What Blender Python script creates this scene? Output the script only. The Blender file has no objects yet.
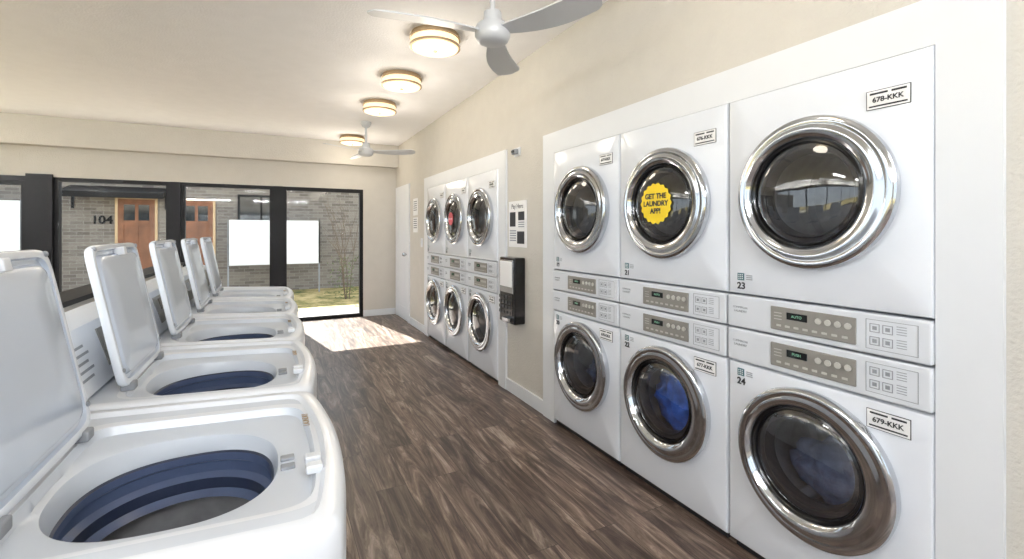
import bpy, bmesh, math, random
from mathutils import Vector, Matrix
random.seed(7)
S=bpy.context.scene
COL=S.collection

# ---------------------------------------------------------------- materials
def srgb(r,g,b):
    def f(c):
        c/=255.0
        return c/12.92 if c<=0.04045 else ((c+0.055)/1.055)**2.4
    return (f(r),f(g),f(b),1)
MATS={}
def mat(name,rgb,rough=0.5,metal=0.0,noise=0.04,nscale=8,bump=0.0,bscale=60,emit=None,estr=0,coat=0,spec=0.5):
    if name in MATS: return MATS[name]
    m=bpy.data.materials.new(name); m.use_nodes=True
    nt=m.node_tree; b=nt.nodes['Principled BSDF']
    c=srgb(*rgb)
    tc=nt.nodes.new('ShaderNodeTexCoord')
    n=nt.nodes.new('ShaderNodeTexNoise'); n.inputs['Scale'].default_value=nscale; n.inputs['Detail'].default_value=3
    nt.links.new(tc.outputs['Object'],n.inputs['Vector'])
    r=nt.nodes.new('ShaderNodeValToRGB')
    lo=tuple(x*(1-noise) for x in c[:3])+(1,); hi=tuple(min(1,x*(1+noise)) for x in c[:3])+(1,)
    r.color_ramp.elements[0].color=lo; r.color_ramp.elements[1].color=hi
    r.color_ramp.elements[0].position=.3; r.color_ramp.elements[1].position=.7
    nt.links.new(n.outputs['Fac'],r.inputs['Fac']); nt.links.new(r.outputs['Color'],b.inputs['Base Color'])
    b.inputs['Roughness'].default_value=rough; b.inputs['Metallic'].default_value=metal
    b.inputs['Specular IOR Level'].default_value=spec
    if coat: b.inputs['Coat Weight'].default_value=coat; b.inputs['Coat Roughness'].default_value=.05
    if emit:
        b.inputs['Emission Color'].default_value=srgb(*emit); b.inputs['Emission Strength'].default_value=estr
    if bump:
        n2=nt.nodes.new('ShaderNodeTexNoise'); n2.inputs['Scale'].default_value=bscale; n2.inputs['Detail'].default_value=4
        nt.links.new(tc.outputs['Object'],n2.inputs['Vector'])
        bp=nt.nodes.new('ShaderNodeBump'); bp.inputs['Strength'].default_value=bump; bp.inputs['Distance'].default_value=.01
        nt.links.new(n2.outputs['Fac'],bp.inputs['Height']); nt.links.new(bp.outputs['Normal'],b.inputs['Normal'])
    MATS[name]=m; return m

def glass_mat(name,tint,refl=0.08,edge=.6):
    m=bpy.data.materials.new(name); m.use_nodes=True; nt=m.node_tree
    for n in list(nt.nodes): nt.nodes.remove(n)
    o=nt.nodes.new('ShaderNodeOutputMaterial'); t=nt.nodes.new('ShaderNodeBsdfTransparent'); g=nt.nodes.new('ShaderNodeBsdfGlossy')
    t.inputs['Color'].default_value=(*tint,1); g.inputs['Roughness'].default_value=.02
    lw=nt.nodes.new('ShaderNodeLayerWeight'); lw.inputs['Blend'].default_value=.5
    p=nt.nodes.new('ShaderNodeMath'); p.operation='POWER'; p.inputs[1].default_value=4.0
    k=nt.nodes.new('ShaderNodeMath'); k.operation='MULTIPLY_ADD'; k.inputs[1].default_value=edge; k.inputs[2].default_value=refl; k.use_clamp=True
    mx=nt.nodes.new('ShaderNodeMixShader')
    nt.links.new(lw.outputs['Facing'],p.inputs[0]); nt.links.new(p.outputs[0],k.inputs[0]); nt.links.new(k.outputs[0],mx.inputs[0])
    nt.links.new(t.outputs[0],mx.inputs[1]); nt.links.new(g.outputs[0],mx.inputs[2]); nt.links.new(mx.outputs[0],o.inputs[0])
    MATS[name]=m; return m

def floor_mat():
    m=bpy.data.materials.new('vinyl_plank'); m.use_nodes=True; nt=m.node_tree; b=nt.nodes['Principled BSDF']
    N=nt.nodes.new; L=nt.links.new
    tc=N('ShaderNodeTexCoord'); mp=N('ShaderNodeMapping'); mp.inputs['Rotation'].default_value=(0,0,math.radians(90))
    L(tc.outputs['Object'],mp.inputs['Vector'])
    br=N('ShaderNodeTexBrick'); br.offset=.37; br.inputs['Scale'].default_value=1
    br.inputs['Brick Width'].default_value=1.22; br.inputs['Row Height'].default_value=.155
    br.inputs['Mortar Size'].default_value=.0016; br.inputs['Mortar Smooth'].default_value=.3
    br.inputs['Color1'].default_value=(0,0,0,1); br.inputs['Color2'].default_value=(1,1,1,1); br.inputs['Mortar'].default_value=(.5,.5,.5,1)
    L(mp.outputs[0],br.inputs['Vector'])
    mul=N('ShaderNodeVectorMath'); mul.operation='MULTIPLY'; mul.inputs[1].default_value=(1.0,9,1)
    L(mp.outputs[0],mul.inputs[0])
    off=N('ShaderNodeVectorMath'); off.operation='MULTIPLY'; off.inputs[1].default_value=(13,7,5)
    L(br.outputs['Color'],off.inputs[0])
    ad=N('ShaderNodeVectorMath'); ad.operation='ADD'; L(mul.outputs[0],ad.inputs[0]); L(off.outputs[0],ad.inputs[1])
    n1=N('ShaderNodeTexNoise'); n1.inputs['Scale'].default_value=1.7; n1.inputs['Detail'].default_value=9; n1.inputs['Roughness'].default_value=.7; n1.inputs['Distortion'].default_value=1.4
    L(ad.outputs[0],n1.inputs['Vector'])
    rp=N('ShaderNodeValToRGB'); e=rp.color_ramp.elements
    e[0].position=.35; e[0].color=srgb(58,45,39); e[1].position=.66; e[1].color=srgb(186,170,156)
    x=e.new(.45); x.color=srgb(92,75,66); x=e.new(.55); x.color=srgb(134,116,103)
    L(n1.outputs['Fac'],rp.inputs['Fac'])
    tn=N('ShaderNodeMix'); tn.data_type='RGBA'; tn.blend_type='MULTIPLY'; tn.inputs['Factor'].default_value=1
    r2=N('ShaderNodeValToRGB'); r2.color_ramp.elements[0].color=(.50,.49,.49,1); r2.color_ramp.elements[1].color=(1.0,1.0,1.0,1)
    L(br.outputs['Color'],r2.inputs['Fac']); L(rp.outputs['Color'],tn.inputs[6]); L(r2.outputs['Color'],tn.inputs[7])
    mo=N('ShaderNodeMix'); mo.data_type='RGBA'; mo.inputs[7].default_value=srgb(48,38,34)
    L(br.outputs['Fac'],mo.inputs['Factor']); L(tn.outputs[2],mo.inputs[6]); L(mo.outputs[2],b.inputs['Base Color'])
    b.inputs['Roughness'].default_value=.34
    bp=N('ShaderNodeBump'); bp.inputs['Strength'].default_value=.12; bp.inputs['Distance'].default_value=.003
    L(n1.outputs['Fac'],bp.inputs['Height']); L(bp.outputs[0],b.inputs['Normal'])
    return m
def brick_mat():
    m=bpy.data.materials.new('grey_brick'); m.use_nodes=True; nt=m.node_tree; b=nt.nodes['Principled BSDF']
    N=nt.nodes.new; L=nt.links.new
    tc=N('ShaderNodeTexCoord'); sp=N('ShaderNodeSeparateXYZ'); cb=N('ShaderNodeCombineXYZ')
    L(tc.outputs['Object'],sp.inputs[0]); L(sp.outputs['X'],cb.inputs['X']); L(sp.outputs['Z'],cb.inputs['Y'])
    br=N('ShaderNodeTexBrick'); br.inputs['Scale'].default_value=1
    br.inputs['Brick Width'].default_value=.22; br.inputs['Row Height'].default_value=.075; br.inputs['Mortar Size'].default_value=.006
    br.inputs['Color1'].default_value=srgb(134,128,120); br.inputs['Color2'].default_value=srgb(104,97,92); br.inputs['Mortar'].default_value=srgb(140,136,130)
    L(cb.outputs[0],br.inputs['Vector']); L(br.outputs['Color'],b.inputs['Base Color']); b.inputs['Roughness'].default_value=.9
    return m
def ground_mat(name,c1,c2,c3,scale):
    m=bpy.data.materials.new(name); m.use_nodes=True; nt=m.node_tree; b=nt.nodes['Principled BSDF']
    N=nt.nodes.new; L=nt.links.new
    tc=N('ShaderNodeTexCoord'); n=N('ShaderNodeTexNoise'); n.inputs['Scale'].default_value=scale; n.inputs['Detail'].default_value=8; n.inputs['Roughness'].default_value=.75
    L(tc.outputs['Object'],n.inputs['Vector']); r=N('ShaderNodeValToRGB'); e=r.color_ramp.elements
    e[0].position=.38;e[0].color=srgb(*c1);e[1].position=.58;e[1].color=srgb(*c3);x=e.new(.47);x.color=srgb(*c2)
    L(n.outputs['Fac'],r.inputs['Fac']);L(r.outputs['Color'],b.inputs['Base Color']);b.inputs['Roughness'].default_value=.95
    return m

M_wall=mat('beige_wall_paint',(198,194,186),.8,bump=.45,bscale=75,noise=.02)
M_ceil=mat('ceiling_paint',(243,243,245),.9,bump=.35,bscale=70,noise=.015)
M_trim=mat('white_trim_paint',(218,221,225),.45,noise=.01)
M_white=mat('white_enamel',(220,224,231),.22,noise=.01,coat=.3)
M_lid=mat('white_lid_plastic',(214,220,229),.18,noise=.01,coat=.4)
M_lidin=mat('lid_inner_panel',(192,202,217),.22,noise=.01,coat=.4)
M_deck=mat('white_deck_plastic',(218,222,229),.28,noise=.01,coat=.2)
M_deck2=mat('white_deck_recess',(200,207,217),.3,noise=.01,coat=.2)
M_ctrl=mat('white_control_plastic',(212,216,222),.35,noise=.01)
M_chrome=mat('chrome',(200,203,208),.10,1.0,noise=.03)
M_dark=mat('dark_rubber',(38,38,42),.5)
M_black=mat('black_gloss',(16,16,18),.15,noise=.1)
M_frame=mat('black_window_frame',(14,14,17),.5,noise=.1,spec=.25)
M_drum=mat('steel_drum',(160,161,164),.4,.4,noise=.15,nscale=20)
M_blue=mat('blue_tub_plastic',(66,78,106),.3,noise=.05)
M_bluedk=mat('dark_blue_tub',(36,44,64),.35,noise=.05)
M_panel=mat('taupe_control_panel',(136,133,128),.4,.2,noise=.02)
M_btn=mat('button_plastic',(184,182,176),.35)
M_lcd=mat('lcd_glass',(24,28,30),.1)
M_led=mat('lcd_digits',(110,150,130),.5,emit=(150,225,180),estr=.2)
M_ink=mat('ink_dark',(38,40,46),.7)
M_inkg=mat('ink_grey',(140,144,150),.7)
M_paper=mat('paper_label',(232,232,232),.6,noise=.01)
M_yellow=mat('yellow_sticker',(232,200,34),.5,noise=.02)
M_red=mat('pink_sticker',(196,86,96),.5)
M_green=mat('green_sticker',(60,100,110),.5)
M_bluecl=mat('blue_cloth',(58,106,205),.9,noise=.3,nscale=25,bump=.8,bscale=18)
M_cloth2=mat('grey_blue_cloth',(112,126,160),.9,noise=.3,nscale=25,bump=.8,bscale=18)
M_fan=mat('fan_silver_paint',(192,195,200),.4,.1,noise=.02)
M_bronze=mat('brushed_bronze_band',(172,150,120),.35,.6,noise=.05)
M_shade=mat('lamp_shade_glass',(255,238,208),.4,emit=(255,224,178),estr=.6)
M_fill=mat('light_panel_diffuser',(255,252,245),.4,emit=(255,252,248),estr=4)  # glow used only on the added fill panels and uplights
M_door=mat('brown_wood_door',(124,80,54),.5,noise=.25,nscale=5)
M_conc=mat('concrete',(176,172,165),.9,noise=.12,nscale=4,bump=.2)
M_brick=brick_mat()
M_floor=floor_mat()
M_grass=ground_mat('winter_grass',(74,88,44),(134,124,72),(184,164,116),2.5)
M_roof=mat('roof_shingle',(90,86,82),.9,noise=.2,nscale=30)
M_bark=mat('bark',(100,88,78),.9,noise=.2)
M_leaf=mat('shrub_leaf',(96,106,70),.8,noise=.3)
M_glass=glass_mat('window_glass',(.95,.97,.97),.012,.3)
M_dglass=glass_mat('dryer_door_glass',(.70,.72,.76),.13,.7)

# ---------------------------------------------------------------- helpers
def link(o,parent=None):
    COL.objects.link(o)
    if parent: o.parent=parent
    return o
def empty(name,loc=(0,0,0)):
    o=bpy.data.objects.new(name,None); o.location=loc; o.empty_display_size=.1
    return link(o)
def mesh_obj(name,verts,faces,mats,fm=None,parent=None,smooth=False,loc=(0,0,0)):
    me=bpy.data.meshes.new(name); me.from_pydata([tuple(v) for v in verts],[],faces); 
    for m in (mats if isinstance(mats,list) else [mats]): me.materials.append(m)
    bm=bmesh.new(); bm.from_mesh(me); bmesh.ops.recalc_face_normals(bm,faces=bm.faces[:]); bm.to_mesh(me); bm.free()
    if fm:
        for p,i in zip(me.polygons,fm): p.material_index=i
    if smooth:
        for p in me.polygons: p.use_smooth=True
        try: me.set_sharp_from_angle(angle=math.radians(38))
        except Exception: pass
    o=bpy.data.objects.new(name,me); o.location=loc
    return link(o,parent)
def box(name,x0,x1,y0,y1,z0,z1,m,parent=None,bev=0.0,seg=2):
    x0,x1=sorted((x0,x1));y0,y1=sorted((y0,y1));z0,z1=sorted((z0,z1))
    v=[(x,y,z) for x in(x0,x1) for y in(y0,y1) for z in(z0,z1)]
    f=[(0,1,3,2),(4,6,7,5),(0,4,5,1),(2,3,7,6),(0,2,6,4),(1,5,7,3)]
    o=mesh_obj(name,v,f,m,None,parent)
    if bev:
        b=o.modifiers.new('bevel','BEVEL'); b.width=bev; b.segments=seg; b.limit_method='NONE'
        for p in o.data.polygons: p.use_smooth=True
        try: o.data.set_sharp_from_angle(angle=math.radians(60))
        except Exception: pass
        w=o.modifiers.new('wn','WEIGHTED_NORMAL')
    return o
def multibox(name,bl,m,parent=None):
    v=[];f=[]
    for (x0,x1,y0,y1,z0,z1) in bl:
        k=len(v)
        v+=[(x,y,z) for x in(x0,x1) for y in(y0,y1) for z in(z0,z1)]
        f+=[tuple(i+k for i in q) for q in [(0,1,3,2),(4,6,7,5),(0,4,5,1),(2,3,7,6),(0,2,6,4),(1,5,7,3)]]
    return mesh_obj(name,v,f,m,None,parent)
def loft(name,loops,mats,bm_idx=None,cap0=False,cap1=False,parent=None,smooth=True,capidx=None):
    n=len(loops[0]); v=[p for l in loops for p in l]; f=[]; fm=[]
    for i in range(len(loops)-1):
        for j in range(n):
            k=(j+1)%n
            f.append((i*n+j,i*n+k,(i+1)*n+k,(i+1)*n+j)); fm.append(bm_idx[i] if bm_idx else 0)
    if cap0: f.append(tuple(range(n))[::-1]); fm.append(bm_idx[0] if bm_idx else 0)
    if cap1: f.append(tuple((len(loops)-1)*n+j for j in range(n))); fm.append(bm_idx[-1] if bm_idx else 0)
    return mesh_obj(name,v,f,mats,fm,parent,smooth)
def lathe_z(name,prof,m,parent=None,n=48,cap0=True,cap1=True,cx=0,cy=0):
    loops=[[(cx+r*math.cos(2*math.pi*j/n),cy+r*math.sin(2*math.pi*j/n),z) for j in range(n)] for r,z in prof]
    return loft(name,loops,[m],None,cap0,cap1,parent)
def text(name,s,size,loc,rot,m,parent=None,align='CENTER',ext=.0004):
    c=bpy.data.curves.new(name,'FONT'); c.body=s; c.size=size; c.align_x=align; c.align_y='CENTER'; c.extrude=ext
    c.materials.append(m); o=bpy.data.objects.new(name,c); o.location=loc; o.rotation_euler=rot
    return link(o,parent)
RX=(math.radians(90),0,math.radians(-90))
RY=(math.radians(90),0,0)

# ---------------------------------------------------------------- room
XW=1.77; YB=7.6; XL=-4.3; YR=-3.0; ZC=2.73
box('floor',XL-.1,XW+1.0,YR-.1,YB+.12,-.08,0,M_floor)
box('ceiling',XL-.1,XW+.14,YR-.1,YB+.12,ZC,ZC+.12,M_ceil)
A0,A1,AT=.59,2.80,1.93
B0,B1=3.61,5.81
multibox('wall_right',[(XW,XW+.12,YR,A0,0,ZC),(XW,XW+.12,A0,A1,AT,ZC),(XW,XW+.12,A1,B0,0,ZC),(XW,XW+.12,B0,B1,AT,ZC),(XW,XW+.12,B1,YB+.1,0,ZC)],M_wall)
multibox('wall_recess',[(XW+.85,XW+.9,A0-.1,B1+.1,0,2.1),(XW+.12,XW+.9,A0-.1,A0-.05,0,2.1),(XW+.12,XW+.9,A1+.05,A1+.1,0,2.1),
   (XW+.12,XW+.9,B0-.1,B0-.05,0,2.1),(XW+.12,XW+.9,B1+.05,B1+.1,0,2.1),(XW+.12,XW+.9,A0-.1,B1+.1,2.1,2.15)],M_wall)
def surround(name,y0,y1,a0,a1):
    multibox(name,[(XW-.02,XW,y0,a0,0,2.05),(XW-.02,XW,a1,y1,0,2.05),(XW-.02,XW,a0,a1,AT-.025,2.05)],M_trim)
surround('trim_1',.497,2.90,.641,2.746)
surround('trim_2',3.52,5.93,3.662,5.761)
ZT=2.02
multibox('wall_back',[(XL,-2.95-1.2,YB,YB+.12,0,ZC),(1.25,XW,YB,YB+.12,0,ZC),(-4.15,1.25,YB,YB+.12,ZT,ZC),(-4.15,-.02,YB,YB+.12,0,.42)],M_wall)
box('wall_back_soffit',XL,XW,YB-.17,YB,2.385,ZC,M_wall)
multibox('wall_left',[(XL-.12,XL,YR,-2,0,ZC),(XL-.12,XL,7.0,YB,0,ZC),(XL-.12,XL,-2,7.0,0,.5),(XL-.12,XL,-2,7.0,2.3,ZC)],M_wall)
multibox('wall_rear',[(XL,-3.6,YR-.12,YR,0,ZC),(1.2,XW,YR-.12,YR,0,ZC),(-3.6,1.2,YR-.12,YR,0,.5),(-3.6,1.2,YR-.12,YR,2.3,ZC)],M_wall)
def window_x(name,segs,y,z0,z1,zb=None,fr=.05):
    e=empty(name)
    for k,(a,b) in enumerate(segs):
        multibox('frame_%d'%k,[(a,a+fr,y+.01,y+.09,z0,z1),(b-fr,b,y+.01,y+.09,z0,z1),(a+fr,b-fr,y+.01,y+.09,z1-fr,z1),(a+fr,b-fr,y+.01,y+.09,z0,z0+fr)],M_frame,e)
        mesh_obj('glass_%d'%k,[(a+fr,y+.05,z0+fr),(b-fr,y+.05,z0+fr),(b-fr,y+.05,z1-fr),(a+fr,y+.05,z1-fr)],[(0,1,2,3)],M_glass,None,e)
    return e
window_x('window_1',[(-4.14,-2.66)],YB,.42,1.96)
window_x('window_2',[(-2.42,-1.25)],YB,.42,ZT)
window_x('window_3',[(-1.14,-.02)],YB,.42,ZT)
window_x('window_4',[(.10,1.25)],YB,.0,ZT,fr=.055)
multibox('trim_3',[(-2.66,-2.42,YB-.03,YB+.1,0,ZT+.03),(-1.25,-1.14,YB-.01,YB+.1,.42,ZT),(-.02,.10,YB-.01,YB+.1,0,ZT),(-4.15,-2.66,YB-.01,YB+.1,1.96,ZT)],M_frame)
def window_y(name,x,y0,y1,z0,z1,n=5,fr=.06):
    e=empty(name); d=(y1-y0)/n; bl=[(x,x+.08,y0,y1,z0,z0+fr),(x,x+.08,y0,y1,z1-fr,z1)]
    for i in range(n+1):
        yy=y0+i*d; bl.append((x,x+.08,max(y0,yy-fr/2),min(y1,yy+fr/2),z0+fr,z1-fr))
    multibox('frame',bl,M_frame,e); mesh_obj('glass',[(x+.04,y0,z0),(x+.04,y1,z0),(x+.04,y1,z1),(x+.04,y0,z1)],[(0,1,2,3)],M_glass,None,e)
window_y('window_5',XL-.1,-2,7.0,.5,2.3,6)  # unseen window, added to let sky light in from the left
e=window_x('window_6',[(-3.6,-2),(-2,-.4),(-.4,1.2)],YR-.11,.5,2.3)  # unseen window behind the camera, added for more sky light
multibox('baseboard_right',[(XW-.014,XW,2.90,3.52,0,.10),(XW-.014,XW,5.93,6.72,0,.10),(XW-.014,XW,YR,.485,0,.10)],M_trim)
multibox('baseboard_back',[(1.25,XW-.014,YB-.014,YB,0,.10)],M_trim)
d=empty('door_1',(XW,7.13,0))
multibox('frame',[(-.02,0,-.42,-.35,0,2.06),(-.02,0,.35,.42,0,2.06),(-.02,0,-.35,.35,1.99,2.06)],M_trim,d)
multibox('leaf',[(-.012,0,-.35,.35,0.01,1.99),(-.018,-.012,-.35,-.25,.01,1.99),(-.018,-.012,.25,.35,.01,1.99),(-.018,-.012,-.25,.25,.01,.2),(-.018,-.012,-.25,.25,.95,1.08),(-.018,-.012,-.25,.25,1.87,1.99)],M_trim,d)
lathe_z('knob',[(.01,.98),(.028,.99),(.03,1.01),(.028,1.03),(.01,1.04)],M_chrome,d,24,cx=-.06,cy=-.3)
box('knob_stem',-.06,-.01,-.305,-.295,1.0,1.02,M_chrome,d)
box('wall_knee',-.80,-.69,.2,4.7,0,1.07,M_wall)
box('trim_4',-.81,-.68,.19,4.71,1.07,1.09,M_frame)

# ---------------------------------------------------------------- stacked dryers
NN=96
def rect_pts(hw,z0,z1):
    pts=[];q=NN//4; zc=(z0+z1)/2
    for i in range(q): t=i/q; pts.append((-hw+2*hw*t,z0))
    for i in range(q): t=i/q; pts.append((hw,z0+(z1-z0)*t))
    for i in range(q): t=i/q; pts.append((hw-2*hw*t,z1))
    for i in range(q): t=i/q; pts.append((-hw,z1-(z1-z0)*t))
    return pts
OFF=.022
def dryer_unit(root,tag,z0,z1,zc,load=None,sticker=None,HW=.347):
    base=rect_pts(HW,z0,z1)
    ang=[math.atan2(z-zc,y) for y,z in base]
    def R(ins,x): 
        zz=(z0+z1)/2
        return [(x,y*(HW-ins)/HW,zz+(z-zz)*((z1-z0)/2-ins)/((z1-z0)/2)) for y,z in base]
    def C(r,x,oy=0): return [(x,oy+r*math.cos(a),zc+r*math.sin(a)) for a in ang]
    loft('body_'+tag,[R(0,.66),R(0,.014),R(.004,.004),R(.014,0),C(.262,0),C(.25,0),C(.235,.03),C(.205,.045),C(.26,.055),C(.27,.44),C(.25,.46),C(.02,.45)],
      [M_white,M_dark,M_drum],[0,0,0,0,0,0,1,2,2,2,2],True,True,root)
    for k in range(3):
        a=k*2.094+.5
        o=box('drum_fin_%s_%d'%(tag,k),.08,.42,-.02,.02,-.27,-.21,M_drum,root,.008)
        o.matrix_basis=Matrix.Translation((0,0,zc))@Matrix.Rotation(a,4,'X')
    n=96; an=[2*math.pi*i/n for i in range(n)]
    def D(r,x,oy=0): return [(x,oy+r*math.cos(a),zc+r*math.sin(a)) for a in an]
    loft('door_ring_'+tag,[D(.264,.004),D(.273,-.010),D(.276,-.026),D(.273,-.038),D(.264,-.045),D(.254,-.046,.001),D(.247,-.043,.002),
       D(.243,-.0425,.003),D(.236,-.046,.006),D(.226,-.046,.010),D(.210,-.038,.018),D(.200,-.026,OFF),D(.195,-.008,OFF)],
      [M_chrome],None,False,False,root)
    loft('door_gasket_'+tag,[D(.197,-.020,OFF),D(.189,-.024,OFF),D(.184,-.018,OFF),D(.182,.0,OFF)],[M_black],None,False,False,root)
    prof=[(.185,-.016),(.165,-.026),(.135,-.034),(.098,-.040),(.05,-.044),(.004,-.045)]
    loft('door_glass_'+tag,[D(r,x,OFF) for r,x in prof],[M_dglass],None,False,True,root)
    loft('inner_rim_'+tag,[D(.184,.004,OFF),D(.168,.006,OFF),D(.162,.002,OFF),D(.156,.012,OFF),D(.152,.05,OFF)],[M_dark],None,False,False,root)
    if load:
        bm=bmesh.new(); bmesh.ops.create_icosphere(bm,subdivisions=4,radius=1)
        from mathutils import noise as mn
        for vv in bm.verts:
            s=1+.30*mn.noise(vv.co*2.2+Vector((zc*9,3,1)))+.12*mn.noise(vv.co*6)
            c=vv.co*s
            if load is M_bluecl: vv.co=Vector((.16+c.x*.09,-.01+c.y*.20,zc-.035+c.z*.18))
            else: vv.co=Vector((.22+c.x*.09,-.01+c.y*.19,zc-.10+c.z*.12))
        me=bpy.data.meshes.new('laundry'); bm.to_mesh(me); bm.free(); me.materials.append(load)
        for p in me.polygons: p.use_smooth=True
        link(bpy.data.objects.new('laundry_load_'+tag,me),root)
    if sticker:
        sm,rr=sticker
        pts=[]
        for i in range(144):
            a=2*math.pi*i/144; r=rr*(1+.04*math.cos(18*a)); pts.append((r*math.cos(a),r*math.sin(a)))
        loops=[[(-.050,OFF+y,zc+z) for y,z in pts],[(-.0475,OFF+y,zc+z) for y,z in pts]]
        loft('door_sticker_'+tag,loops,[sm],None,True,True,root,smooth=False)
        if sm is M_yellow:
            for dz,s,sz in ((.036,'GET THE',.036),(-.001,'LAUNDRY',.036),(-.038,'APP!',.036)):
                o=text('sticker_text_'+s.split()[0].lower(),s,sz,(-.0506,OFF,zc+dz),RX,M_ink,root,ext=.0008); o.data.offset=.0012
        else:
            text('sticker_text','FULL LOAD',.020,(-.0506,OFF,zc),RX,M_paper,root)
def control(root,tag,z0,z1,num):
    box('control_fascia_'+tag,-.006,.5,-.347,.347,z0,z1,M_ctrl,root,.008,3)
    zc=(z0+z1)/2; X=-.0065
    box('control_panel_'+tag,X-.006,X+.002,-.148,.150,zc-.045,zc+.045,M_panel,root,.003)
    box('display_'+tag,X-.0075,X-.005,.01,.085,zc+.002,zc+.028,M_lcd,root)
    text('display_digits_'+tag,'PUSH' if num%2==0 else 'AUTO',.014,(X-.008,.048,zc+.015),RX,M_led,root)
    for k in range(4):
        y=-.03-.032*k
        bl=[(.011,-.004),(.0105,-.008),(.002,-.009)]
        n=20
        loops=[[(X+x-.004,y+r*math.cos(2*math.pi*j/n),zc+.014+r*math.sin(2*math.pi*j/n)) for j in range(n)] for r,x in bl]
        loft('button_%s_%d'%(tag,k),loops,[M_btn],None,False,True,root)
    multibox('panel_marks_'+tag,[(X-.0068,X-.005,.125-.033*k-.018,.125-.033*k,zc-.030,zc-.022) for k in range(8)],M_btn,root)
    multibox('side_marks_'+tag,[(X-.0068,X-.005,.105,.135,zc-.004+.012*k,zc-.001+.012*k) for k in range(3)],M_btn,root)
    bl=[(X-.0008,X+.003,-.315,-.175,zc+.047,zc+.0485),(X-.0008,X+.003,-.315,-.175,zc-.0485,zc-.047),(X-.0008,X+.003,-.315,-.3135,zc-.047,zc+.047),(X-.0008,X+.003,-.1765,-.175,zc-.047,zc+.047)]
    for r in range(2):
        for c in range(3):
            yc=-.200-.036*c; z=zc+.021-.042*r; h=.014
            if c<2:
                bl+=[(X-.001,X+.003,yc-h,yc+h,z-h,z-h+.002),(X-.001,X+.003,yc-h,yc+h,z+h-.002,z+h),(X-.001,X+.003,yc-h,yc-h+.002,z-h,z+h),(X-.001,X+.003,yc+h-.002,yc+h,z-h,z+h),(X-.001,X+.003,yc-.006,yc+.006,z-.006,z+.006)]
            else:
                bl+=[(X-.001,X+.003,yc-.014,yc+.012,z-.01+.008*q,z-.008+.008*q) for q in range(4)]
    multibox('pictograms_'+tag,bl,M_inkg,root)
    text('panel_caption_'+tag,'COMMERCIAL',.011,(X-.0005,.285,zc+.018),RX,M_inkg,root)
    text('panel_caption2_'+tag,'LAUNDRY',.013,(X-.0005,.285,zc+.002),RX,M_inkg,root)
def tag_label(root,name,yc,zc,w,h,s):
    box(name+'_border',-.0025,.002,yc-w/2,yc+w/2,zc-h/2,zc+h/2,M_ink,root)
    box(name,-.0032,.0,yc-w/2+.002,yc+w/2-.002,zc-h/2+.002,zc+h/2-.002,M_paper,root)
    o=text(name+'_text',s,h*.36,(-.0042,yc,zc-h*.02),RX,M_ink,root,ext=.0006); o.data.offset=.0005
    multibox(name+'_bar',[(-.0038,-.002,yc-w/2+.008,yc+w/2-.008,zc-h*.38,zc-h*.30),(-.0038,-.002,yc+.0,yc+w/2-.01,zc+h*.27,zc+h*.37),(-.0038,-.002,yc-w/2+.01,yc-.01,zc+h*.27,zc+h*.37)],M_ink,root)
def stack(yc,num,up,lo,st_up=None,st_lo=None):
    r=empty('stacked_dryer',(1.74,yc,0))
    dryer_unit(r,'upper',1.085,1.905,1.487,up,st_up)
    control(r,'upper',.945,1.078,num)
    control(r,'lower',.803,.938,num+1)
    dryer_unit(r,'lower',.035,.796,.497,lo,st_lo)
    box('plinth',.03,.60,-.33,.33,0,.035,M_dark,r)
    tag_label(r,'service_tag_upper',-.235,1.775,.12,.062,'%d-KKK'%(676+num%3))
    tag_label(r,'service_tag_lower',-.235,.735,.12,.062,'%d-KKK'%(677+num%3))
    for z,nn in ((1.145,num),(.745,num+1)):
        box('qr_sticker_%d'%nn,-.002,.001,.272,.302,z-.002,z+.028,M_green,r)
        multibox('qr_dots_%d'%nn,[(-.003,-.001,.277+.008*i,.281+.008*i,z+.003+.008*j,z+.007+.008*j) for i in range(3) for j in range(3)],M_paper,r)
        o=text('unit_number_%d'%nn,str(nn),.038,(-.001,.285,z-.026),RX,M_ink,r,ext=.001); o.data.offset=.001
        multibox('fine_print_%d'%nn,[(-.002,.001,.235,.262,z+.002+.008*q,z+.005+.008*q) for q in range(3)],M_inkg,r)
    return r
W0=.990;DW=.7035
stack(W0,23,None,M_cloth2)
stack(W0+DW,21,None,M_bluecl,(M_yellow,.100))
stack(W0+2*DW,19,None,M_cloth2)
F0=4.01;DF=.7015
stack(F0,17,None,None)
stack(F0+DF,15,None,None,(M_red,.07))
stack(F0+2*DF,13,None,None)

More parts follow.
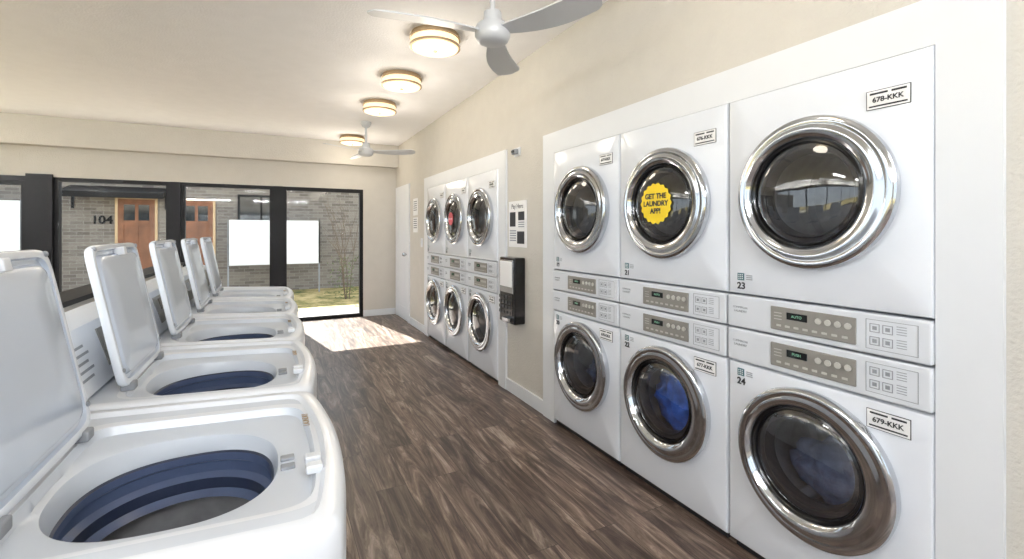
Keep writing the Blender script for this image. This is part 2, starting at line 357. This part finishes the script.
# ---------------------------------------------------------------- top-load washers
def zt(x): return .90+(.1-x)*.05
NW=160
def sup(cx,a,b,n,bow=0.0,ins=0.0):
    out=[]
    a-=ins;b-=ins
    for i in range(NW):
        p=2*math.pi*i/NW; c,s=math.cos(p),math.sin(p)
        r=1/((abs(c)/a)**n+(abs(s)/b)**n)**(1/n)
        x,y=r*c,r*s
        if bow and x>0: x+=bow*(1-(y/b)**2)*(x/a)**2
        out.append((cx+x,y))
    return out
def washer(yc):
    r=empty('top_load_washer',(0,yc,0))
    O=lambda ins,f:[(x,y,f(x)) for x,y in sup(-.245,.338,.342,26,.034,ins)]
    Sx=lambda ins,f:[(x,y,f(x)) for x,y in sup(-.150,.205,.242,10,.015,ins)]
    P=lambda a,b,n,cx,f:[(x,y,f(x)) for x,y in sup(cx,a,b,n)]
    q=-.170
    loops=[O(.02,lambda x:.02),O(0,lambda x:.03),O(0,lambda x:.812),O(.004,lambda x:.815),O(.004,lambda x:.821),O(0,lambda x:.824),O(-.0,lambda x:zt(x)-.03),O(.002,lambda x:zt(x)-.014),O(.007,lambda x:zt(x)-.004),O(.015,zt),
      O(.034,zt),O(.042,lambda x:zt(x)-.010),
      Sx(-.020,lambda x:zt(x)-.010),Sx(-.004,lambda x:zt(x)-.013),Sx(.003,lambda x:zt(x)-.030),
      P(.186,.198,2.6,q,lambda x:zt(x)-.034),P(.176,.188,2.5,q,lambda x:zt(x)-.040),P(.168,.180,2.5,q,lambda x:zt(x)-.064),
      P(.168,.180,2.4,q,lambda x:.838),
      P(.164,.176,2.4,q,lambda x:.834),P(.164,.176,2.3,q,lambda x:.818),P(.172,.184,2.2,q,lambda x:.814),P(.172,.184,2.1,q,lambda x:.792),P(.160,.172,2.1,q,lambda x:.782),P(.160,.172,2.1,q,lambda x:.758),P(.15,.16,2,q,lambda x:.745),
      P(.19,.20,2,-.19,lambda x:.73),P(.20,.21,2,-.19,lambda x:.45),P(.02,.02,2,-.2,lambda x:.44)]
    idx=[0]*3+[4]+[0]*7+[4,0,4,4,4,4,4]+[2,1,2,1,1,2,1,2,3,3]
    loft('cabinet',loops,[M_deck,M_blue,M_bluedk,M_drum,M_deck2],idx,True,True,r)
    lathe_z('agitator',[(.11,.445),(.09,.47),(.05,.50),(.035,.62),(.03,.64),(.01,.645)],M_blue,r,32,cx=-.2)
    prof=[(-.585,.92),(-.585,1.085),(-.57,1.10),(-.49,1.10),(-.468,1.09),(-.418,.925)]
    loops=[[(-.508+(x+.508)*.94,-.338,1.0+(z-1.0)*.94) for x,z in prof],[(x,-.332,z) for x,z in prof],[(x,.332,z) for x,z in prof],[(-.508+(x+.508)*.94,.338,1.0+(z-1.0)*.94) for x,z in prof]]
    loft('rear_console',loops,[M_ctrl],None,True,True,r)
    def onface(t,off): return -.418-.050*t+off*.95, .925+.165*t+off*.3
    def plate(nm,t0,t1,y0,y1,o0,o1,m):
        v=[]
        for t in(t0,t1):
            for y in(y0,y1):
                for o_ in(o0,o1):
                    x,z=onface(t,o_); v.append((x,y,z))
        mesh_obj(nm,v,[(0,1,3,2),(4,6,7,5),(0,4,5,1),(2,3,7,6),(0,2,6,4),(1,5,7,3)],m,None,r)
    plate('console_panel',.2,.85,-.05,.24,-.002,.003,M_panel)
    plate('console_display',.5,.78,.02,.12,.002,.004,M_lcd)
    for k in range(5): plate('console_line_%d'%k,.22+.12*k,.26+.12*k,-.30,-.17+.02*(k%2),-.001,.001,M_inkg)
    for k,y in enumerate((-.055,-.015)):
        z=zt(.03)-.030
        box('latch_slot_%d'%k,.010,.036,y-.010,y+.010,z-.004,z+.003,M_inkg,r,.002)
    for k,y in enumerate((-.13,-.09)):
        z=zt(.07)-.010
        box('strike_plate_%d'%k,.052,.082,y-.012,y+.012,z-.004,z+.012,M_ctrl,r,.004,3)
    text('logo_text','LAUNDRY',.020,(.066,.13,zt(.066)-.009),(0,math.atan(.05),math.radians(90)),M_bronze,r)
    a=math.radians(11); hx,hz=-.350,zt(-.350)+.004
    H=.392; LW=.222; c0=H/2
    def Lp(ins,w,n=12):
        out=[]
        A=H/2-ins;B=LW-ins
        for i in range(NW):
            p=2*math.pi*i/NW;c,s=math.cos(p),math.sin(p)
            rr=1/((abs(c)/A)**n+(abs(s)/B)**n)**(1/n)
            u=c0+rr*c; y=rr*s
            out.append((hx-u*math.sin(a)+w*math.cos(a),y,hz+u*math.cos(a)+w*math.sin(a)))
        return out
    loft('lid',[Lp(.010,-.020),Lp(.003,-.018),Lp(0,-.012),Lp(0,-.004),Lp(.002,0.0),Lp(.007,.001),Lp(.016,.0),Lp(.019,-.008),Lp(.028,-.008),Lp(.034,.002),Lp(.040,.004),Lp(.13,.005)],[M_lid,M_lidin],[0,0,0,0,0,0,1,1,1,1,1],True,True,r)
    for sgn in(-1,1):
        box('hinge_%d'%(1 if sgn>0 else 0),hx-.022,hx+.010,sgn*.17-.018,sgn*.17+.018,hz-.014,hz+.008,M_inkg,r,.004)
    for k,(u,y) in enumerate(((H-.012,-.200),(H-.012,.200),(.05,.212),(.05,-.212))):
        o=lathe_z('bumper_%d'%k,[(.006,-.006),(.006,.003),(.004,.005)],M_inkg,r,16)
        o.matrix_basis=Matrix.Translation((hx-u*math.sin(a),y,hz+u*math.cos(a)))@Matrix.Rotation(math.pi/2-a,4,'Y')
    u=H-.025
    o=box('latch_hook',-.012,.012,-.014,.014,-.008,.018,M_deck,r,.003)
    o.matrix_basis=Matrix.Translation((hx-u*math.sin(a),0,hz+u*math.cos(a)))@Matrix.Rotation(math.pi/2-a,4,'Y')
    return r
for k in range(5): washer(1.085+.69*k)

# ---------------------------------------------------------------- ceiling lamps & fans
def lamp(x,y):
    r=empty('ceiling_lamp',(x,y,ZC))
    lathe_z('base',[(.165,0),(.168,-.02),(.165,-.024)],M_bronze,r,64,cap0=False)
    lathe_z('band_upper',[(.165,-.022),(.176,-.023),(.176,-.036),(.165,-.037)],M_bronze,r,64)
    lathe_z('shade',[(.160,-.03),(.166,-.040),(.166,-.085),(.160,-.10),(.14,-.108),(.08,-.113),(.01,-.114)],M_shade,r,64,cap0=False)
    lathe_z('band_lower',[(.167,-.080),(.176,-.081),(.176,-.094),(.167,-.095),(.1665,-.088)],M_bronze,r,64,False,False)
    lathe_z('finial',[(.014,-.112),(.012,-.122),(.004,-.126)],M_bronze,r,20)
    l=bpy.data.lights.new('bulb','POINT'); l.energy=6; l.color=(1,.90,.76); l.shadow_soft_size=.14
    o=bpy.data.objects.new('bulb',l); o.location=(0,0,-.38); link(o,r)
for y in (3.12,4.08,5.04,7.0): lamp(1.0,y)
lamp(1.0,1.2)
def fan(x,y,a0,zh=2.375,R=.62):
    r=empty('ceiling_fan',(x,y,0))
    lathe_z('canopy',[(.065,ZC),(.065,ZC-.02),(.045,ZC-.06),(.02,ZC-.075)],M_fan,r,40)
    lathe_z('downrod',[(.014,ZC-.07),(.014,zh+.06)],M_fan,r,24)
    lathe_z('motor_housing',[(.02,zh+.11),(.045,zh+.105),(.050,zh+.05),(.080,zh+.038),(.092,zh+.015),(.092,zh-.02),(.08,zh-.045),(.06,zh-.055),(.01,zh-.06)],M_fan,r,48)
    for k in range(3):
        A=math.radians(a0+120*k); n=22; v=[];f=[]
        for i in range(n+1):
            t=i/n; rr=.07+(R-.07)*t
            w=.032+.040*math.sin(math.pi*min(1,t*1.0)**.8*.62) 
            if t>.9: w*=math.sqrt(max(.02,1-((t-.9)/.1)**2))
            bend=.03*math.sin(t*math.pi)
            for s in(-1,1):
                for h in(-.004,.004):
                    yy=s*w+bend; v.append((rr,yy,h-yy*math.tan(math.radians(13))))
        for i in range(n):
            a=i*4;b=a+4
            f+=[(a,a+2,b+2,b),(a+1,b+1,b+3,a+3),(a,b,b+1,a+1),(a+2,a+3,b+3,b+2)]
        f+=[(0,1,3,2),(n*4,n*4+2,n*4+3,n*4+1)]
        o=mesh_obj('blade_%d'%k,v,f,M_fan,None,r,True)
        o.matrix_basis=Matrix.Translation((0,0,zh))@Matrix.Rotation(A,4,'Z')
fan(1.0,2.16,54)
fan(1.02,6.0,-27,2.36)

def panel(x,y,w=.6,l=1.2,e=26):  # added fill light on the ceiling, kept out of view
    r=empty('led_ceiling_panel',(x,y,ZC))
    multibox('frame',[(-w/2-.02,-w/2,-l/2-.02,l/2+.02,-.03,0),(w/2,w/2+.02,-l/2-.02,l/2+.02,-.03,0),(-w/2,w/2,-l/2-.02,-l/2,-.03,0),(-w/2,w/2,l/2,l/2+.02,-.03,0)],M_trim,r)
    box('diffuser',-w/2,w/2,-l/2,l/2,-.022,-.012,M_fill,r)
    li=bpy.data.lights.new('led','AREA'); li.shape='RECTANGLE'; li.size=w; li.size_y=l; li.energy=e; li.color=(.96,.98,1)
    o=bpy.data.objects.new('led',li); o.location=(0,0,-.035); link(o,r)
for (x,y) in ((.4,-1.2),(-2.6,1.0),(-2.6,-1.4),(-.6,-2.2)): panel(x,y)
def fill_uplight(x,y,alongy,e=205,L=1.8):  # added fill light on unseen walls, brightens the ceiling
    r=empty('wall_uplight',(x,y,2.36))
    if alongy: box('trough',0,.14,-L/2,L/2,-.04,.03,M_trim,r,.01); box('diffuser',.02,.12,-L/2+.03,L/2-.03,.028,.036,M_fill,r)
    else: box('trough',-L/2,L/2,0,.14,-.04,.03,M_trim,r,.01); box('diffuser',-L/2+.03,L/2-.03,.02,.12,.028,.036,M_fill,r)
    li=bpy.data.lights.new('led_up','AREA'); li.shape='RECTANGLE'; li.energy=e; li.color=(.93,.965,1)
    li.size,li.size_y=(.1,L-.1) if alongy else (L-.1,.1)
    o=bpy.data.objects.new('led_up',li)
    o.location=(.07,0,.045) if alongy else (0,.07,.045)
    o.rotation_euler=(math.pi,math.radians(-42),0) if alongy else (math.radians(180-36),0,0)
    link(o,r)
for y in(-1,1.5,4.0,6.2): fill_uplight(XL,y,True)
for x in(-2.2,.2): fill_uplight(x,YR,False)

# ---------------------------------------------------------------- things on the right wall
r=empty('payment_kiosk',(XW,3.335,.875))
box('housing',-.10,0,-.135,.135,-.265,.265,M_black,r,.012,3)
box('bezel',-.108,-.098,-.120,.120,-.02,.245,M_chrome,r,.004)
box('screen',-.111,-.104,-.105,.105,.03,.235,M_paper,r,.002)
box('keypad',-.106,-.098,-.11,.11,-.20,-.03,M_lcd,r,.004)
multibox('keys',[(-.11,-.103,-.08+.055*i,-.045+.055*i,-.19+.04*j,-.165+.04*j) for i in range(4) for j in range(4)],M_dark,r)
box('card_slot',-.135,-.10,-.09,.02,-.25,-.215,M_chrome,r,.004)
box('side_label',-.085,-.02,-.137,-.134,.14,.20,M_lcd,r)
r=empty('instruction_sign',(XW,3.33,1.41))
box('board',-.006,0,-.155,.155,-.19,.19,M_paper,r,.002)
text('title','Pay Here',.055,(-.0068,0,.145),RX,M_ink,r)
multibox('graphics',[(-.008,-.005,.03,.13,-.02,.10),(-.008,-.005,-.12,-.02,.03,.10),(-.008,-.005,-.12,.0,-.16,-.06)],M_ink,r)
multibox('lines',[(-.0075,-.005,-.12,-.02,.01-.018*i,.018-.018*i) for i in range(3)]+[(-.0075,-.005,.02,.13,-.06-.02*i,-.05-.02*i) for i in range(5)],M_inkg,r)
r=empty('smoke_alarm',(XW,3.33,2.0))
box('back_plate',-.012,0,-.05,.05,-.035,.035,M_trim,r,.004)
box('horn',-.045,-.012,-.035,.035,-.022,.022,M_inkg,r,.008)
box('strobe',-.055,-.045,-.02,.02,-.01,.01,M_dark,r,.003)
for z in(1.70,1.45):
    r=empty('wall_notice',(XW,6.42,z))
    box('sheet',-.004,0,-.11,.11,-.11 if z<1.6 else -.12,.12 if z>1.6 else .10,M_paper,r)
    multibox('print',[(-.006,-.003,-.08,.08,.07-.03*i,.08-.03*i) for i in range(5)],M_ink,r)
r=empty('light_switch',(XW,6.1,1.2)); box('plate',-.006,0,-.04,.04,-.06,.06,M_trim,r,.002); box('toggle',-.014,-.005,-.012,.012,-.02,.02,M_trim,r,.002)

# ---------------------------------------------------------------- exterior
box('ground',-25,14,-10,24,-.35,-.12,M_grass)
box('sidewalk_path',-25,14,YB+.12,8.9,-.12,-.05,M_conc)
box('sidewalk_apron',-3.9,-1.15,8.9,12.85,-.12,-.05,M_conc)
YF=12.9
box('brick_building',-16,10,YF,YF+.3,-.12,2.55,M_brick)
r=empty('building_roof',(0,YF,0))
box('eave',-16,10,-.12,.3,2.55,2.62,M_fan,r)
v=[(-16,-.15,2.62),(10,-.15,2.62),(10,4,3.3),(-16,4,3.3),(-16,4,2.62),(10,4,2.62)]
mesh_obj('slope',v,[(0,1,2,3),(4,5,2,3),(0,3,4),(1,5,2),(0,1,5,4)],M_roof,None,r)
def ext_door(x0,x1):
    r=empty('entry_door',((x0+x1)/2,YF,0)); w=(x1-x0)/2
    multibox('frame',[(-w-.05,-w,-.04,0,-.05,2.12),(w,w+.05,-.04,0,-.05,2.12),(-w,w,-.04,0,2.07,2.12)],M_bronze,r)
    box('leaf',-w,w,-.02,0,-.05,2.07,M_door,r)
    multibox('rails',[(-w,-w+.1,-.035,-.02,-.05,2.07),(w-.1,w,-.035,-.02,-.05,2.07),(-w+.1,w-.1,-.035,-.02,1.95,2.07),(-w+.1,w-.1,-.035,-.02,1.5,1.6),(-w+.1,w-.1,-.035,-.02,.8,.95),(-w+.1,w-.1,-.035,-.02,-.05,.1),(-.03,.03,-.03,-.02,.0,2.07)],M_door,r)
    multibox('lites',[(-w+.1,-.03,-.024,-.019,1.6,1.95),(.03,w-.1,-.024,-.019,1.6,1.95)],M_lcd,r)
    box('handle',-w+.04,-w+.07,-.07,-.035,.95,1.1,M_frame,r)
ext_door(-3.05,-2.40); ext_door(-1.95,-1.3)
r=empty('door_awning',(-3.0,YF,0)); w=.85
v=[(-w,0,2.34),(w,0,2.34),(w,-.6,2.18),(-w,-.6,2.18),(-w,0,2.22),(w,0,2.22),(w,-.6,2.06),(-w,-.6,2.06)]
mesh_obj('canopy',v,[(0,1,2,3),(4,5,6,7),(0,1,5,4),(2,3,7,6),(0,3,7,4),(1,2,6,5)],M_frame,None,r)
for s in(-1,1): multibox('bracket_%d'%(s+1),[(s*(w-.05)-.02,s*(w-.05)+.02,-.04,0,1.85,2.24)],M_frame,r)
text('house_number','104',.24,(-3.32,YF-.01,1.60),RY,M_frame,None,ext=.012).data.offset=.006
r=empty('building_window',(-.3,YF,1.35))
box('pane',-.45,.45,-.02,0,-.3,.85,M_lcd,r)
multibox('frame',[(-.5,-.45,-.04,0,-.35,.9),(.45,.5,-.04,0,-.35,.9),(-.45,.45,-.04,0,.85,.9),(-.45,.45,-.04,0,-.35,-.3),(-.02,.02,-.035,0,-.3,.85)],M_frame,r)
r=empty('white_fence_panel',(0,12.2,0))  # added board standing in for white reflections in the window glass
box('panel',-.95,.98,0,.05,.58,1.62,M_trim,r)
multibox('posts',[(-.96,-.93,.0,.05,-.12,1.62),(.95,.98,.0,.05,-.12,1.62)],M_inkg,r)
r=empty('white_fence_panel',(-5.2,12.2,0)); box('panel',-.85,.85,0,.05,.9,1.95,M_trim,r); multibox('posts',[(-.88,-.84,-.0,.05,-.12,1.97),(.84,.88,-.0,.05,-.12,1.97)],M_inkg,r)  # second added board, for the white area in the far-left pane
def shrub(x,y,h,seed):
    rnd=random.Random(seed); r=empty('bare_shrub',(x,y,-.14))
    cu=bpy.data.curves.new('branches','CURVE'); cu.dimensions='3D'; cu.bevel_depth=.008; cu.bevel_resolution=1; cu.materials.append(M_bark)
    def br(p,d,l,w,dep):
        sp=cu.splines.new('POLY'); sp.points.add(4); q=Vector(p)
        for i in range(5):
            sp.points[i].co=(*q,1); sp.points[i].radius=w*(1-.12*i)
            if i<4:
                q=q+d*(l/4); d=(d+Vector((rnd.uniform(-.12,.12),rnd.uniform(-.12,.12),rnd.uniform(-.05,.15)))).normalized()
                if dep>0 and i>0: br(q,(d+Vector((rnd.uniform(-.6,.6),rnd.uniform(-.6,.6),rnd.uniform(-.1,.5)))).normalized(),l*.5,w*.55,dep-1)
    for k in range(5): br((rnd.uniform(-.06,.06),rnd.uniform(-.06,.06),0),Vector((rnd.uniform(-.25,.25),rnd.uniform(-.25,.25),1)).normalized(),h*.6,1.3,2)
    link(bpy.data.objects.new('branches',cu),r)
    v=[];f=[]
    for i in range(200):
        c=Vector((rnd.gauss(0,.16),rnd.gauss(0,.16),h*rnd.uniform(.0,.4))); s=.03
        a=Vector((rnd.uniform(-1,1),rnd.uniform(-1,1),rnd.uniform(-1,1))).normalized()*s; b=a.orthogonal().normalized()*s*.5
        k=len(v); v+=[c-a,c+b,c+a,c-b]; f.append((k,k+1,k+2,k+3))
    mesh_obj('leaves',v,f,M_leaf,None,r)
shrub(1.40,10.6,2.4,3)

# ---------------------------------------------------------------- light
w=bpy.data.worlds.new('sky'); S.world=w; w.use_nodes=True; nt=w.node_tree
bg=nt.nodes['Background']
sk=nt.nodes.new('ShaderNodeTexSky'); sk.sky_type='HOSEK_WILKIE'; sk.turbidity=3; sk.sun_direction=Vector((-.17,.72,.68)).normalized()
mx=nt.nodes.new('ShaderNodeMix'); mx.data_type='RGBA'; mx.inputs['Factor'].default_value=.6; mx.inputs[7].default_value=(.85,.92,1.0,1)
nt.links.new(sk.outputs[0],mx.inputs[6]); nt.links.new(mx.outputs[2],bg.inputs['Color']); bg.inputs['Strength'].default_value=2.6
l=bpy.data.lights.new('sun','SUN'); l.energy=22; l.angle=math.radians(.6); l.color=(1,.96,.90)
o=bpy.data.objects.new('sun',l); link(o); dvec=Vector((.42,-2.15,-1.95)).normalized()
o.rotation_euler=dvec.to_track_quat('-Z','Y').to_euler(); o.location=(-1,20,15)

# ---------------------------------------------------------------- camera
cam=bpy.data.cameras.new('camera'); co=bpy.data.objects.new('camera',cam); link(co)
f=460.0; th=math.atan(237/f)
cam.sensor_width=36; cam.lens=f/1024*36; cam.shift_y=-47.5/1024; cam.clip_start=.02
co.location=(0,0,1.345); co.rotation_euler=(math.radians(90),0,-th)
S.camera=co
S.view_settings.view_transform='Standard'; S.view_settings.look='None'; S.view_settings.exposure=0.25
